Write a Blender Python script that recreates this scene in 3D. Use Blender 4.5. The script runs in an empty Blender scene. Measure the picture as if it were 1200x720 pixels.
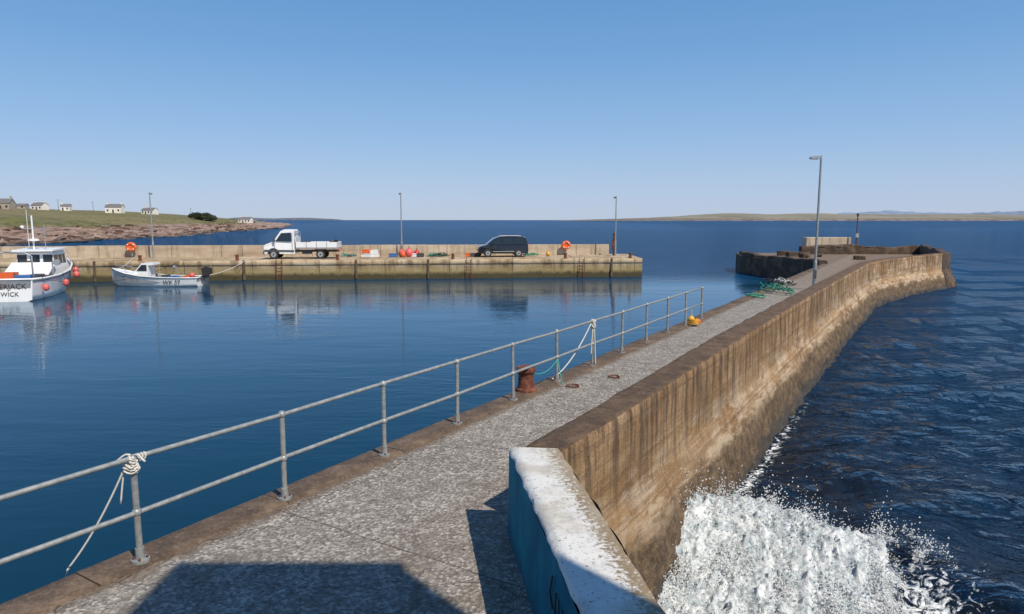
import bpy, bmesh, math, random
from mathutils import Vector, Matrix, noise
random.seed(7)
R=math.radians
scene=bpy.context.scene
scene.view_settings.view_transform='Standard'
scene.view_settings.look='None'
scene.view_settings.exposure=0
CZ=4.9; DECK=1.6; WT=2.51
ANG=math.atan(0.605)

# ------------------------------------------------------------ node helper
class NT:
    def __init__(s,name):
        s.m=bpy.data.materials.new(name); s.m.use_nodes=True
        s.t=s.m.node_tree; s.t.nodes.clear()
        s.out=s.t.nodes.new('ShaderNodeOutputMaterial')
    def n(s,ty,ins=None,**props):
        nd=s.t.nodes.new(ty)
        for k,v in props.items(): setattr(nd,k,v)
        if ins:
            for k,v in ins.items():
                if v is None: continue
                if isinstance(v,bpy.types.NodeSocket): s.t.links.new(v,nd.inputs[k])
                else:
                    if isinstance(v,tuple) and len(v)==3 and nd.inputs[k].type=='RGBA': v=(*v,1)
                    nd.inputs[k].default_value=v
        return nd
    def pos(s): return s.n('ShaderNodeNewGeometry').outputs['Position']
    def obj(s): return s.n('ShaderNodeTexCoord').outputs['Object']
    def mapv(s,v,sc=(1,1,1),rot=(0,0,0),loc=(0,0,0)):
        return s.n('ShaderNodeMapping',{'Vector':v,'Scale':sc,'Rotation':rot,'Location':loc}).outputs[0]
    def noise(s,v,scale,detail=4,rough=.55,dist=0):
        return s.n('ShaderNodeTexNoise',{'Vector':v,'Scale':scale,'Detail':detail,'Roughness':rough,'Distortion':dist}).outputs['Fac']
    def vor(s,v,scale,feature='F1',out='Distance',rand=1):
        return s.n('ShaderNodeTexVoronoi',{'Vector':v,'Scale':scale,'Randomness':rand},feature=feature).outputs[out]
    def ramp(s,f,stops,interp='LINEAR'):
        nd=s.n('ShaderNodeValToRGB',{'Fac':f}); cr=nd.color_ramp; cr.interpolation=interp
        while len(cr.elements)<len(stops): cr.elements.new(1)
        for e,(p,c) in zip(cr.elements,stops):
            e.position=p
            e.color=(c,c,c,1) if not isinstance(c,tuple) else (*c,1)
        return nd.outputs[0]
    def mr(s,v,a,b,c=0,d=1):
        nd=s.n('ShaderNodeMapRange',{'Value':v,'From Min':a,'From Max':b,'To Min':c,'To Max':d}); nd.interpolation_type='SMOOTHSTEP'
        return nd.outputs[0]
    def mix(s,f,a,b,mode='MIX'):
        nd=s.n('ShaderNodeMix',data_type='RGBA',blend_type=mode)
        for i,v in ((0,f),(6,a),(7,b)):
            if isinstance(v,bpy.types.NodeSocket): s.t.links.new(v,nd.inputs[i])
            else: nd.inputs[i].default_value=(*v,1) if isinstance(v,tuple) else v
        return nd.outputs[2]
    def math(s,op,a,b=0.0,clamp=False):
        nd=s.n('ShaderNodeMath',{0:a,1:b},operation=op,use_clamp=clamp); return nd.outputs[0]
    def sep(s,v): return s.n('ShaderNodeSeparateXYZ',{0:v}).outputs
    def bump(s,h,st=.5,d=.01,nrm=None): return s.n('ShaderNodeBump',{'Height':h,'Strength':st,'Distance':d,'Normal':nrm}).outputs[0]
    def bsdf(s,col,rough=.8,metal=0,nrm=None,ior=None,spec=None,coat=None,alpha=None):
        nd=s.n('ShaderNodeBsdfPrincipled',{'Base Color':col,'Roughness':rough,'Metallic':metal,'Normal':nrm,'Alpha':alpha})
        if ior: nd.inputs['IOR'].default_value=ior
        if spec is not None: nd.inputs['Specular IOR Level'].default_value=spec
        if coat: nd.inputs['Coat Weight'].default_value=coat
        s.t.links.new(nd.outputs[0],s.out.inputs[0]); return s.m

def simple(name,col,rough=.6,metal=0,var=.25,scale=6,bump=0,dirt=(.1,.08,.06),dirtamt=.25,coat=None):
    t=NT(name); p=t.obj()
    n1=t.noise(p,scale,5,.6)
    d=t.ramp(n1,[(.45,0),(.75,1)])
    c=t.mix(t.math('MULTIPLY',d,dirtamt),col,dirt)
    n2=t.noise(p,scale*6,3)
    c=t.mix(t.math('MULTIPLY',n2,var),c,tuple(x*.5 for x in col))
    nr=t.bump(n2,.5,bump) if bump else None
    return t.bsdf(c,t.ramp(n1,[(.3,rough*.8),(.8,min(1,rough*1.3))]),metal,nr,coat=coat)

# ------------------------------------------------------------ mesh builder
class MB:
    def __init__(s): s.v=[];s.f=[];s.mi=[];s.sm=[];s.mats=[]
    def _m(s,m):
        if m not in s.mats: s.mats.append(m)
        return s.mats.index(m)
    def add(s,vs,fs,mat,smooth=False):
        o=len(s.v); s.v+= [tuple(x) for x in vs]; k=s._m(mat)
        for f in fs: s.f.append([i+o for i in f]); s.mi.append(k); s.sm.append(smooth)
    def box(s,c,d,mat,rz=0,rx=0,ry=0):
        M=Matrix.Rotation(rz,3,'Z')@Matrix.Rotation(ry,3,'Y')@Matrix.Rotation(rx,3,'X'); c=Vector(c)
        vs=[c+M@Vector((x*d[0]/2,y*d[1]/2,z*d[2]/2)) for z in(-1,1) for x,y in((-1,-1),(1,-1),(1,1),(-1,1))]
        s.add(vs,[(3,2,1,0),(4,5,6,7),(0,1,5,4),(1,2,6,5),(2,3,7,6),(3,0,4,7)],mat)
    def cyl(s,a,b,r,mat,r1=None,n=14,smooth=True):
        a=Vector(a);b=Vector(b);r1=r if r1 is None else r1
        z=(b-a).normalized(); x=z.orthogonal().normalized(); y=z.cross(x)
        vs=[a+(x*math.cos(2*math.pi*i/n)+y*math.sin(2*math.pi*i/n))*r for i in range(n)]
        vs+=[b+(x*math.cos(2*math.pi*i/n)+y*math.sin(2*math.pi*i/n))*r1 for i in range(n)]
        s.add(vs,[(i,(i+1)%n,n+(i+1)%n,n+i) for i in range(n)],mat,smooth)
        s.add(vs[:n],[tuple(reversed(range(n)))],mat); s.add(vs[n:],[tuple(range(n))],mat)
    def tube(s,pts,r,mat,n=8,closed=False):
        pts=[Vector(p) for p in pts]; L=len(pts); vs=[]; px=None
        for i,p in enumerate(pts):
            if closed: d=pts[(i+1)%L]-pts[i-1]
            else: d=pts[min(i+1,L-1)]-pts[max(i-1,0)]
            d.normalize()
            x=(px-d*px.dot(d)) if px else d.orthogonal()
            x.normalize(); px=x; y=d.cross(x)
            vs+=[p+(x*math.cos(2*math.pi*k/n)+y*math.sin(2*math.pi*k/n))*r for k in range(n)]
        fs=[(i*n+k,i*n+(k+1)%n,((i+1)%L)*n+(k+1)%n,((i+1)%L)*n+k) for i in range(L if closed else L-1) for k in range(n)]
        if not closed: fs+=[tuple(reversed(range(n))),tuple(range((L-1)*n,L*n))]
        s.add(vs,fs,mat,True)
    def sph(s,c,r,mat,sc=(1,1,1),nu=14,nv=9):
        vs=[];fs=[]
        for j in range(nv+1):
            t=math.pi*j/nv
            for i in range(nu):
                a=2*math.pi*i/nu
                vs.append((c[0]+r*sc[0]*math.sin(t)*math.cos(a),c[1]+r*sc[1]*math.sin(t)*math.sin(a),c[2]+r*sc[2]*math.cos(t)))
        for j in range(nv):
            for i in range(nu):
                fs.append((j*nu+i,(j+1)*nu+i,(j+1)*nu+(i+1)%nu,j*nu+(i+1)%nu))
        s.add(vs,fs,mat,True)
    def torus(s,c,Rr,r,mat,axis='Z',n=24,sc=(1,1)):
        pts=[]
        for i in range(n):
            a=2*math.pi*i/n; u=math.cos(a)*Rr*sc[0]; w=math.sin(a)*Rr*sc[1]
            pts.append((c[0]+u,c[1]+w,c[2]) if axis=='Z' else ((c[0]+u,c[1],c[2]+w) if axis=='Y' else (c[0],c[1]+u,c[2]+w)))
        s.tube(pts,r,mat,8,True)
    def prism(s,poly,y0,y1,mat,tap=None,smooth=False):
        n=len(poly); tap=tap or (lambda z:0)
        vs=[(x,y0+tap(z),z) for x,z in poly]+[(x,y1-tap(z),z) for x,z in poly]
        s.add(vs,[tuple(range(n)),tuple(reversed(range(n,2*n)))]+[(i,n+i,n+(i+1)%n,(i+1)%n) for i in range(n)],mat,smooth)
    def slab(s,poly,z0,z1,mat,side=None):
        n=len(poly)
        s.add([(x,y,z1) for x,y in poly],[tuple(range(n))],mat)
        vs=[(x,y,z0) for x,y in poly]+[(x,y,z1) for x,y in poly]
        s.add(vs,[(i,(i+1)%n,n+(i+1)%n,n+i) for i in range(n)],side or mat)
    def grid(s,rows,mat,smooth=True):
        w=len(rows[0]); vs=[p for r in rows for p in r]
        s.add(vs,[(j*w+i,j*w+i+1,(j+1)*w+i+1,(j+1)*w+i) for j in range(len(rows)-1) for i in range(w-1)],mat,smooth)
    def build(s,name,loc=(0,0,0),rz=0,bevel=0,parent=None,fix=True):
        me=bpy.data.meshes.new(name); me.from_pydata(s.v,[],s.f)
        for m in s.mats: me.materials.append(m)
        me.polygons.foreach_set('material_index',s.mi); me.polygons.foreach_set('use_smooth',s.sm)
        if fix:
            bm=bmesh.new(); bm.from_mesh(me); bmesh.ops.recalc_face_normals(bm,faces=bm.faces); bm.to_mesh(me); bm.free()
        me.update()
        o=bpy.data.objects.new(name,me); scene.collection.objects.link(o); o.location=loc; o.rotation_euler=(0,0,rz)
        if bevel:
            b=o.modifiers.new('b','BEVEL'); b.width=bevel; b.segments=2; b.limit_method='ANGLE'; b.angle_limit=R(40)
        if parent: o.parent=parent
        return o

def fbm(x,y,z=0,o=4):
    return noise.fractal(Vector((x,y,z)),1.0,2.0,o)
def sstep(a,b,x):
    t=max(0,min(1,(x-a)/(b-a))); return t*t*(3-2*t)

# ------------------------------------------------------------ camera
cam=bpy.data.cameras.new('camera'); co=bpy.data.objects.new('camera',cam); scene.collection.objects.link(co)
co.location=(0,0,CZ); co.rotation_euler=(R(90-7.266),0,0)
cam.lens=24; cam.sensor_width=36; cam.clip_end=80000; cam.clip_start=.05
scene.camera=co

# ------------------------------------------------------------ light
ts=Vector((.66,-.75,0)).normalized(); el=R(50)
to_sun=Vector((ts.x*math.cos(el),ts.y*math.cos(el),math.sin(el)))
sl=bpy.data.lights.new('sun','SUN'); sl.energy=5.0; sl.angle=R(.5); sl.color=(1,.91,.78)
so=bpy.data.objects.new('sun',sl); scene.collection.objects.link(so)
so.rotation_euler=(-to_sun).to_track_quat('-Z','Y').to_euler()
w=bpy.data.worlds.new('World'); scene.world=w; w.use_nodes=True
nt=w.node_tree; bg=nt.nodes['Background']
sky=nt.nodes.new('ShaderNodeTexSky'); sky.sky_type='NISHITA'; sky.sun_disc=False
sky.sun_elevation=el; sky.sun_rotation=math.atan2(to_sun.x,to_sun.y)
sky.air_density=1.0; sky.dust_density=.3; sky.ozone_density=3.0
# clear northern haze: the Nishita sky graded by elevation towards the blue of the day
tc=nt.nodes.new('ShaderNodeTexCoord'); sp=nt.nodes.new('ShaderNodeSeparateXYZ'); nt.links.new(tc.outputs['Generated'],sp.inputs[0])
cr=nt.nodes.new('ShaderNodeValToRGB'); nt.links.new(sp.outputs[2],cr.inputs[0])
stops=[(0,(4.75,5.75,7.6)),(.045,(4.2,5.6,7.9)),(.12,(2.95,4.95,7.9)),(.22,(1.8,3.9,7.2)),(.32,(1.2,3.15,6.4)),(.6,(.7,2.0,4.8)),(1,(.5,1.5,3.8))]
el_=cr.color_ramp.elements
while len(el_)<len(stops): el_.new(1)
for e,(p_,c_) in zip(el_,stops): e.position=p_; e.color=(*c_,1)
mx=nt.nodes.new('ShaderNodeMix'); mx.data_type='RGBA'; mx.inputs[0].default_value=.85
nt.links.new(sky.outputs[0],mx.inputs[6]); nt.links.new(cr.outputs[0],mx.inputs[7])
nt.links.new(mx.outputs[2],bg.inputs[0]); bg.inputs[1].default_value=.1

# ------------------------------------------------------------ materials
def m_deck():
    t=NT('aggregate_concrete'); p=t.pos(); q=t.mapv(p,rot=(0,0,ANG)); s=t.sep(q)
    v=t.vor(p,34,out='Color'); g=t.sep(v)[0]
    peb=t.ramp(g,[(0,(.08,.07,.058)),(.35,(.19,.17,.145)),(.7,(.33,.30,.26)),(1,(.62,.57,.50))])
    big=t.noise(p,.7,6,.65,.4)
    c=t.mix(t.ramp(big,[(.35,0),(.7,1)]),t.mix(.38,peb,(.32,.285,.24)),t.mix(.3,peb,(.22,.19,.155)))
    m2=t.noise(p,2.6,7,.75); c=t.mix(t.ramp(m2,[(.47,0),(.66,.7)]),c,(.15,.125,.10))
    bl=t.noise(p,9,5,.8); c=t.mix(t.ramp(bl,[(.56,0),(.66,.65)]),c,(.055,.047,.04))
    # brown stain near both edges
    e=t.math('ADD',t.mr(s[0],-5.85,-6.25,0,1),t.math('MULTIPLY',t.math('SUBTRACT',m2,.5),.9))
    c=t.mix(t.ramp(e,[(.35,0),(.9,.75)]),c,(.12,.08,.05))
    e2=t.math('MULTIPLY',t.math('ADD',t.mr(s[0],-5.15,-4.4,0,1),t.math('MULTIPLY',t.math('SUBTRACT',m2,.5),.9)),t.mr(s[1],6,13,.30,1))
    c=t.mix(t.ramp(e2,[(.2,0),(.7,.75)]),c,(.15,.098,.06))
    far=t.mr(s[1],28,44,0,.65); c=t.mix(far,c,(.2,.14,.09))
    wob=t.math('MULTIPLY',t.math('SUBTRACT',t.noise(p,2,3),.5),.06)
    fr=t.math('FRACT',t.math('DIVIDE',t.math('ADD',t.math('ADD',s[1],wob),1.2),3.1))
    j=t.math('LESS_THAN',fr,.006); c=t.mix(t.math('MULTIPLY',j,.6),c,(.04,.032,.025))
    pd=t.n('ShaderNodeVectorMath',{0:p,1:t.n('ShaderNodeTexNoise',{'Vector':p,'Scale':1.5,'Detail':4}).outputs['Color']},operation='ADD').outputs[0]
    cr=t.vor(pd,.3,'DISTANCE_TO_EDGE'); ck=t.ramp(cr,[(0,.4),(.003,0)]); c=t.mix(ck,c,(.05,.04,.03))
    h=t.math('ADD',t.math('MULTIPLY',t.vor(p,34),.7),t.math('MULTIPLY',bl,1.6))
    h=t.math('SUBTRACT',h,t.math('MULTIPLY',t.math('ADD',j,ck),2))
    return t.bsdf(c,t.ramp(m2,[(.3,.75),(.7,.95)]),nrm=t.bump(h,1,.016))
def m_coping():
    t=NT('stained_coping'); p=t.pos()
    a=t.noise(p,2.2,6,.7,.3); c=t.ramp(a,[(.25,(.04,.027,.02)),(.5,(.10,.066,.042)),(.75,(.22,.155,.105))])
    b=t.noise(p,25,4,.7); c=t.mix(t.ramp(b,[(.5,0),(.75,.5)]),c,(.28,.23,.18))
    return t.bsdf(c,.9,nrm=t.bump(t.math('ADD',a,b),.8,.02))
def m_wall():
    t=NT('weathered_sea_wall'); p=t.pos(); q=t.mapv(p,rot=(0,0,ANG)); s=t.sep(q)
    big=t.noise(t.mapv(q,(.5,.5,.9)),1.1,8,.72,.5)
    c=t.ramp(big,[(.3,(.17,.085,.034)),(.45,(.31,.18,.08)),(.56,(.43,.275,.14)),(.72,(.53,.38,.235))])
    # pale patches
    mid=t.math('MULTIPLY',t.mr(s[2],.5,.95),t.mr(s[2],2.1,1.35)); pn=t.noise(t.mapv(q,(1,.45,1.8)),1.9,8,.75,.3)
    c=t.mix(t.math('MULTIPLY',mid,t.ramp(pn,[(.47,0),(.56,.8)])),c,(.59,.465,.33))
    c=t.mix(t.math('MULTIPLY',t.mr(s[1],20,34,.0,.8),t.ramp(t.noise(t.mapv(q,(1,.6,1.2)),1.1,7,.75),[(.5,0),(.58,.9)])),c,(.62,.5,.35))
    # yellow-brown staining
    yb=t.noise(t.mapv(q,(.8,.4,1)),1.4,7,.72,.4); c=t.mix(t.ramp(yb,[(.52,0),(.62,.6)]),c,(.36,.20,.06))
    # vertical streaks running down from the top
    st=t.noise(t.mapv(q,(2.2,2.2,.22)),1.9,8,.75,.15); st2=t.noise(t.mapv(q,(6,6,.5)),2.0,5,.7)
    hi=t.mr(t.math('ADD',s[2],t.math('MULTIPLY',t.math('SUBTRACT',st2,.5),1.4)),.9,2.2,.10,1)
    c=t.mix(t.math('MULTIPLY',t.ramp(st,[(.46,0),(.57,.88)]),hi),c,(.068,.036,.017))
    c=t.mix(t.math('MULTIPLY',t.ramp(st2,[(.52,0),(.66,.65)]),hi),c,(.11,.058,.027))
    # shutter-board marks and lift lines
    bd=t.noise(t.mapv(q,(.12,.12,7)),2.2,4,.6); c=t.mix(t.math('MULTIPLY',t.ramp(bd,[(.48,0),(.6,.6)]),.7),c,(.17,.10,.048))
    zz=t.math('ADD',s[2],t.math('MULTIPLY',t.math('SUBTRACT',pn,.5),.05))
    l=t.math('FRACT',t.math('DIVIDE',t.math('ADD',zz,.13),.62)); ll=t.math('LESS_THAN',l,.03)
    c=t.mix(t.math('MULTIPLY',ll,.3),c,(.06,.04,.03))
    vj=t.math('LESS_THAN',t.math('FRACT',t.math('DIVIDE',s[1],4.6)),.005); c=t.mix(t.math('MULTIPLY',vj,.5),c,(.04,.03,.02))
    # top surface
    nz=t.sep(t.n('ShaderNodeNewGeometry').outputs['Normal'])[2]
    tn=t.noise(p,3.2,8,.78,.5); tc=t.ramp(tn,[(.3,(.05,.028,.015)),(.48,(.115,.068,.036)),(.62,(.20,.125,.07)),(.8,(.34,.24,.15))])
    ln=t.noise(p,9,4,.7); tc=t.mix(t.ramp(ln,[(.63,0),(.7,.5)]),tc,(.3,.17,.04))
    c=t.mix(t.mr(nz,.6,.85),c,tc)
    # tide zone
    lowm=t.math('ADD',s[2],t.math('MULTIPLY',t.math('SUBTRACT',pn,.5),1.3))
    rk=t.noise(p,5,7,.8); rc=t.ramp(rk,[(.35,(.035,.023,.013)),(.5,(.12,.076,.038)),(.62,(.23,.155,.085)),(.75,(.37,.27,.17))])
    c=t.mix(t.mr(lowm,1.1,.7),c,rc)
    wet=t.mr(lowm,.45,0.1); c=t.mix(t.math('MULTIPLY',wet,.8),c,(.02,.017,.01))
    sp=t.noise(p,45,3,.8); c=t.mix(t.ramp(sp,[(.56,0),(.7,.4)]),c,(.5,.40,.29))
    c=t.mix(t.ramp(t.noise(p,30,4,.8),[(.57,0),(.68,.5)]),c,(.05,.032,.02))
    fine=t.noise(p,14,7,.8)
    h=t.math('SUBTRACT',t.math('ADD',fine,t.math('MULTIPLY',rk,.8)),t.math('ADD',t.math('MULTIPLY',ll,.5),vj))
    return t.bsdf(c,t.math('SUBTRACT',.92,t.math('MULTIPLY',wet,.5)),nrm=t.bump(h,1,.05))
def m_farquay():
    t=NT('harbour_concrete'); p=t.pos(); s=t.sep(p)
    a=t.noise(t.mapv(p,(.3,.3,1)),.9,7,.7,.4); c=t.ramp(a,[(.3,(.23,.155,.08)),(.5,(.43,.32,.195)),(.7,(.58,.475,.335))])
    st=t.noise(t.mapv(p,(1.2,1.2,.15)),1.3,5,.7); c=t.mix(t.ramp(st,[(.47,0),(.62,.75)]),c,(.14,.09,.045))
    z=t.math('ADD',s[2],t.math('MULTIPLY',t.math('SUBTRACT',st,.5),.7))
    c=t.mix(t.mr(z,1.15,.75,0,.55),c,(.26,.2,.06))
    c=t.mix(t.mr(z,.7,.3,0,.95),c,(.05,.04,.016))
    vj=t.math('LESS_THAN',t.math('FRACT',t.math('DIVIDE',s[0],5.3)),.012); c=t.mix(t.math('MULTIPLY',vj,.7),c,(.05,.04,.03))
    lj=t.math('LESS_THAN',t.math('ABSOLUTE',t.math('SUBTRACT',s[2],1.22)),.02); c=t.mix(t.math('MULTIPLY',lj,.6),c,(.07,.055,.04))
    return t.bsdf(c,.9,nrm=t.bump(t.noise(p,6,6,.7),.8,.05))
def m_parapet():
    t=NT('parapet_concrete'); p=t.pos(); s=t.sep(p)
    a=t.noise(t.mapv(p,(.25,.25,1)),.8,6,.65,.3); c=t.ramp(a,[(.3,(.33,.25,.17)),(.55,(.50,.41,.30)),(.75,(.6,.52,.41))])
    st=t.noise(t.mapv(p,(1.5,1.5,.2)),1.3,5,.7); c=t.mix(t.ramp(st,[(.5,0),(.64,.6)]),c,(.2,.15,.1))
    vj=t.math('LESS_THAN',t.math('FRACT',t.math('DIVIDE',s[0],6.1)),.012); c=t.mix(t.math('MULTIPLY',vj,.6),c,(.08,.06,.05))
    return t.bsdf(c,.9,nrm=t.bump(t.noise(p,8,5,.7),.6,.03))
def m_oldstone():
    t=NT('old_stone'); p=t.pos(); 
    a=t.noise(p,.8,8,.78,.4); c=t.ramp(a,[(.3,(.03,.02,.013)),(.5,(.08,.052,.033)),(.62,(.17,.115,.07)),(.75,(.3,.22,.14))])
    st=t.noise(t.mapv(p,(1.5,1.5,.25)),1.3,5,.7); c=t.mix(t.ramp(st,[(.5,0),(.62,.7)]),c,(.03,.022,.015))
    return t.bsdf(c,.92,nrm=t.bump(t.noise(p,4,7,.75),.9,.12))
def m_white():
    t=NT('white_painted_concrete'); p=t.pos(); s=t.sep(p)
    a=t.noise(p,5,7,.75,.3); c=t.mix(t.ramp(a,[(.52,0),(.68,.55)]),(.66,.65,.61),(.33,.30,.25))
    b=t.noise(p,22,5,.75); 
    d=t.math('ADD',s[0],t.math('MULTIPLY',s[1],.148)); ed=t.mr(d,1.22,1.50,0,.24)
    c=t.mix(t.ramp(t.math('ADD',b,ed),[(.58,0),(.68,.9)]),c,(.20,.13,.05))
    c=t.mix(t.ramp(b,[(.58,0),(.64,.6)]),c,(.16,.13,.1))
    c=t.mix(t.ramp(t.noise(p,1.7,5,.7),[(.48,0),(.62,.6)]),c,(.40,.35,.27))
    return t.bsdf(c,.75,nrm=t.bump(t.math('ADD',a,b),.7,.012))
def m_blue():
    t=NT('blue_painted_render'); p=t.pos(); s=t.sep(p)
    a=t.noise(t.mapv(p,(1,1,.6)),2.2,6,.65,.4); c=t.ramp(a,[(.35,(.004,.12,.18)),(.55,(.008,.185,.25)),(.75,(.03,.27,.32))])
    b=t.noise(p,16,5,.75); c=t.mix(t.ramp(b,[(.62,0),(.72,.4)]),c,(.15,.28,.30))
    c=t.mix(t.mr(s[2],1.9,1.6,0,.5),c,(.03,.06,.07))
    return t.bsdf(c,.85,nrm=t.bump(b,.6,.01),spec=.2)
def m_water():
    t=NT('sea_water'); p=t.pos(); q=t.mapv(p,rot=(0,0,ANG)); s=t.sep(q); w=t.sep(p)
    calm=t.math('MULTIPLY',t.mr(s[0],-4.5,-6.4),t.mr(w[1],64,50))
    big=t.noise(t.mapv(p,(1,1.5,1)),.45,4,.6,.6); med=t.noise(t.mapv(p,(1,1.35,1)),1.9,5,.6,.7); sm=t.noise(p,7,3,.6,.4)
    hr=t.math('ADD',t.math('ADD',t.math('MULTIPLY',big,.46),t.math('MULTIPLY',med,.145)),t.math('MULTIPLY',sm,.018))
    cb=t.noise(t.mapv(p,(.35,1,1)),.55,2,.5,.5); cm=t.noise(t.mapv(p,(.5,1.5,1)),2.6,3,.5,.6)
    patch=t.mr(t.noise(t.mapv(p,(.5,1,1)),.09,3),.4,.6,.3,1.4)
    hc=t.math('ADD',t.math('MULTIPLY',cb,.018),t.math('MULTIPLY',t.math('MULTIPLY',cm,.0095),patch))
    h=t.math('ADD',t.math('MULTIPLY',hc,calm),t.math('MULTIPLY',hr,t.math('SUBTRACT',1.0,calm)))
    nb=t.bump(h,1.0,1.0)
    big2=t.noise(t.mapv(p,(.5,1,1)),.02,5,.65)
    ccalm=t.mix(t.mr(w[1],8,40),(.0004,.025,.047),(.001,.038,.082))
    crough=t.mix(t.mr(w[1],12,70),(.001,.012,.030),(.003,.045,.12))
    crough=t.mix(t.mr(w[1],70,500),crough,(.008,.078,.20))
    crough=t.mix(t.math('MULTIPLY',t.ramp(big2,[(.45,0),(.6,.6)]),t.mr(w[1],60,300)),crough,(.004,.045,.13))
    # light and dark of wave backs and fronts painted into the colour
    rf=t.noise(t.mapv(p,(.5,1.3,1)),.6,8,.75,.5); crough=t.mix(t.ramp(rf,[(.42,.5),(.56,0)]),crough,(.001,.014,.04))
    c=t.mix(calm,crough,ccalm)
    at=t.n('ShaderNodeAttribute',attribute_name='foam').outputs['Fac']
    fn=t.noise(p,6,6,.7,1.2); ff=t.ramp(t.math('ADD',at,t.math('MULTIPLY',t.math('SUBTRACT',fn,.5),1.6)),[(.48,0),(.62,1)])
    ff=t.math('MULTIPLY',ff,t.ramp(at,[(0.02,0),(.1,1)]))
    kd=t.n('ShaderNodeAttribute',attribute_name='kelp').outputs['Fac']
    c=t.mix(t.math('MULTIPLY',kd,t.ramp(t.noise(p,1.1,5,.6,.8),[(.4,.2),(.6,.8)])),c,(.012,.010,.008))
    # wave slopes of a ruffled sea hide part of the mirror reflection: cap its share
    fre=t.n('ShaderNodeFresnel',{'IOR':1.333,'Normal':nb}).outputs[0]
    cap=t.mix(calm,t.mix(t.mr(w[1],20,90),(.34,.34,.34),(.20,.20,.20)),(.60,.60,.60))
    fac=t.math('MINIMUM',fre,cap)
    fac=t.math('MULTIPLY',fac,t.math('SUBTRACT',1.0,ff))
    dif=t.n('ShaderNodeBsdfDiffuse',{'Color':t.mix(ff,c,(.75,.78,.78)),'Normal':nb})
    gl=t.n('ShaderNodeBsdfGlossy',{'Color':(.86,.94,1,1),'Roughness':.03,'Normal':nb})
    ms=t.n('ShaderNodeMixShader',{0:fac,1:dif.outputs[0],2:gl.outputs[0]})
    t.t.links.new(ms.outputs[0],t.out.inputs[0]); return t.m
def m_foam(name='white_foam',lacy=True):
    t=NT(name); p=t.pos()
    fl=t.mapv(p,(1,1,.7)); 
    a=t.noise(fl,4,9,.8,.6); b=t.noise(fl,20,8,.85,.3)
    ab=t.math('ADD',t.math('MULTIPLY',a,.5),t.math('MULTIPLY',b,.5))
    c=t.ramp(ab,[(.40,(.20,.27,.30)),(.48,(.50,.56,.58)),(.55,(.84,.86,.86))]) if lacy else t.ramp(ab,[(.35,(.6,.65,.67)),(.55,(.9,.92,.92))])  # blue-grey shadows in the froth's hollows are painted into the colour
    al=None
    if lacy:
        at=t.n('ShaderNodeAttribute',attribute_name='dens').outputs['Fac']
        al=t.ramp(t.math('ADD',at,t.math('MULTIPLY',t.math('SUBTRACT',ab,.5),3.6)),[(.30,0),(.55,1)])
    return t.bsdf(c,.9,nrm=t.bump(ab,1,.05),alpha=al,spec=.1)
def m_land():
    t=NT('grass_and_shore'); p=t.pos(); s=t.sep(p)
    f=t.vor(t.mapv(p,(1,.8,0)),.012,out='Color'); g=t.sep(f)[0]
    c=t.ramp(g,[(0,(.12,.125,.035)),(.4,(.155,.15,.05)),(.7,(.20,.17,.07)),(1,(.09,.11,.03))])
    n=t.noise(p,.06,6,.7); c=t.mix(t.ramp(n,[(.42,0),(.62,.7)]),c,(.20,.155,.075))
    n3=t.noise(p,.35,5,.7); c=t.mix(t.ramp(n3,[(.48,0),(.6,.7)]),c,(.055,.058,.02))
    r=t.noise(t.mapv(p,(1,.6,3)),.3,8,.78,.3); rc=t.ramp(r,[(.3,(.07,.047,.038)),(.5,(.28,.19,.15)),(.7,(.47,.35,.28))])
    z=t.math('ADD',s[2],t.math('MULTIPLY',t.math('SUBTRACT',n3,.5),2.5))
    c=t.mix(t.mr(z,3.4,2.4),c,rc)
    c=t.mix(t.mr(z,.6,.1,0,.8),c,(.05,.04,.025))
    return t.bsdf(c,.95,nrm=t.bump(t.math('ADD',n3,r),.8,.6))
def m_isle(name,low,top,zc,sc):
    t=NT(name); p=t.pos(); s=t.sep(p)
    n=t.noise(t.mapv(p,(1,.4,2)),sc,6,.65); c=t.mix(t.ramp(n,[(.4,0),(.65,1)]),top,tuple(x*.75 for x in top))
    z=t.math('ADD',s[2],t.math('MULTIPLY',t.math('SUBTRACT',n,.5),zc*1.2))
    lc=t.mix(t.ramp(t.noise(p,sc*6,4),[(.4,0),(.6,1)]),low,tuple(x*.6 for x in low))
    c=t.mix(t.mr(z,zc*1.2,zc*.8),c,lc)
    return t.bsdf(c,1,spec=0)
def m_rust():
    t=NT('rusty_iron'); p=t.obj(); a=t.noise(p,9,7,.7,.3)
    c=t.ramp(a,[(.3,(.04,.014,.01)),(.5,(.13,.04,.022)),(.7,(.26,.10,.05))])
    return t.bsdf(c,.9,nrm=t.bump(a,.9,.02))
def m_galv():
    t=NT('galvanised_steel'); p=t.pos(); a=t.noise(p,14,5,.6)
    c=t.ramp(a,[(.35,(.24,.255,.25)),(.6,(.35,.365,.355)),(.75,(.42,.43,.41))])
    r=t.noise(p,30,4,.7); c=t.mix(t.ramp(r,[(.66,0),(.72,.6)]),c,(.2,.09,.04))
    return t.bsdf(c,.5,.35,t.bump(a,.3,.003))

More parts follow.
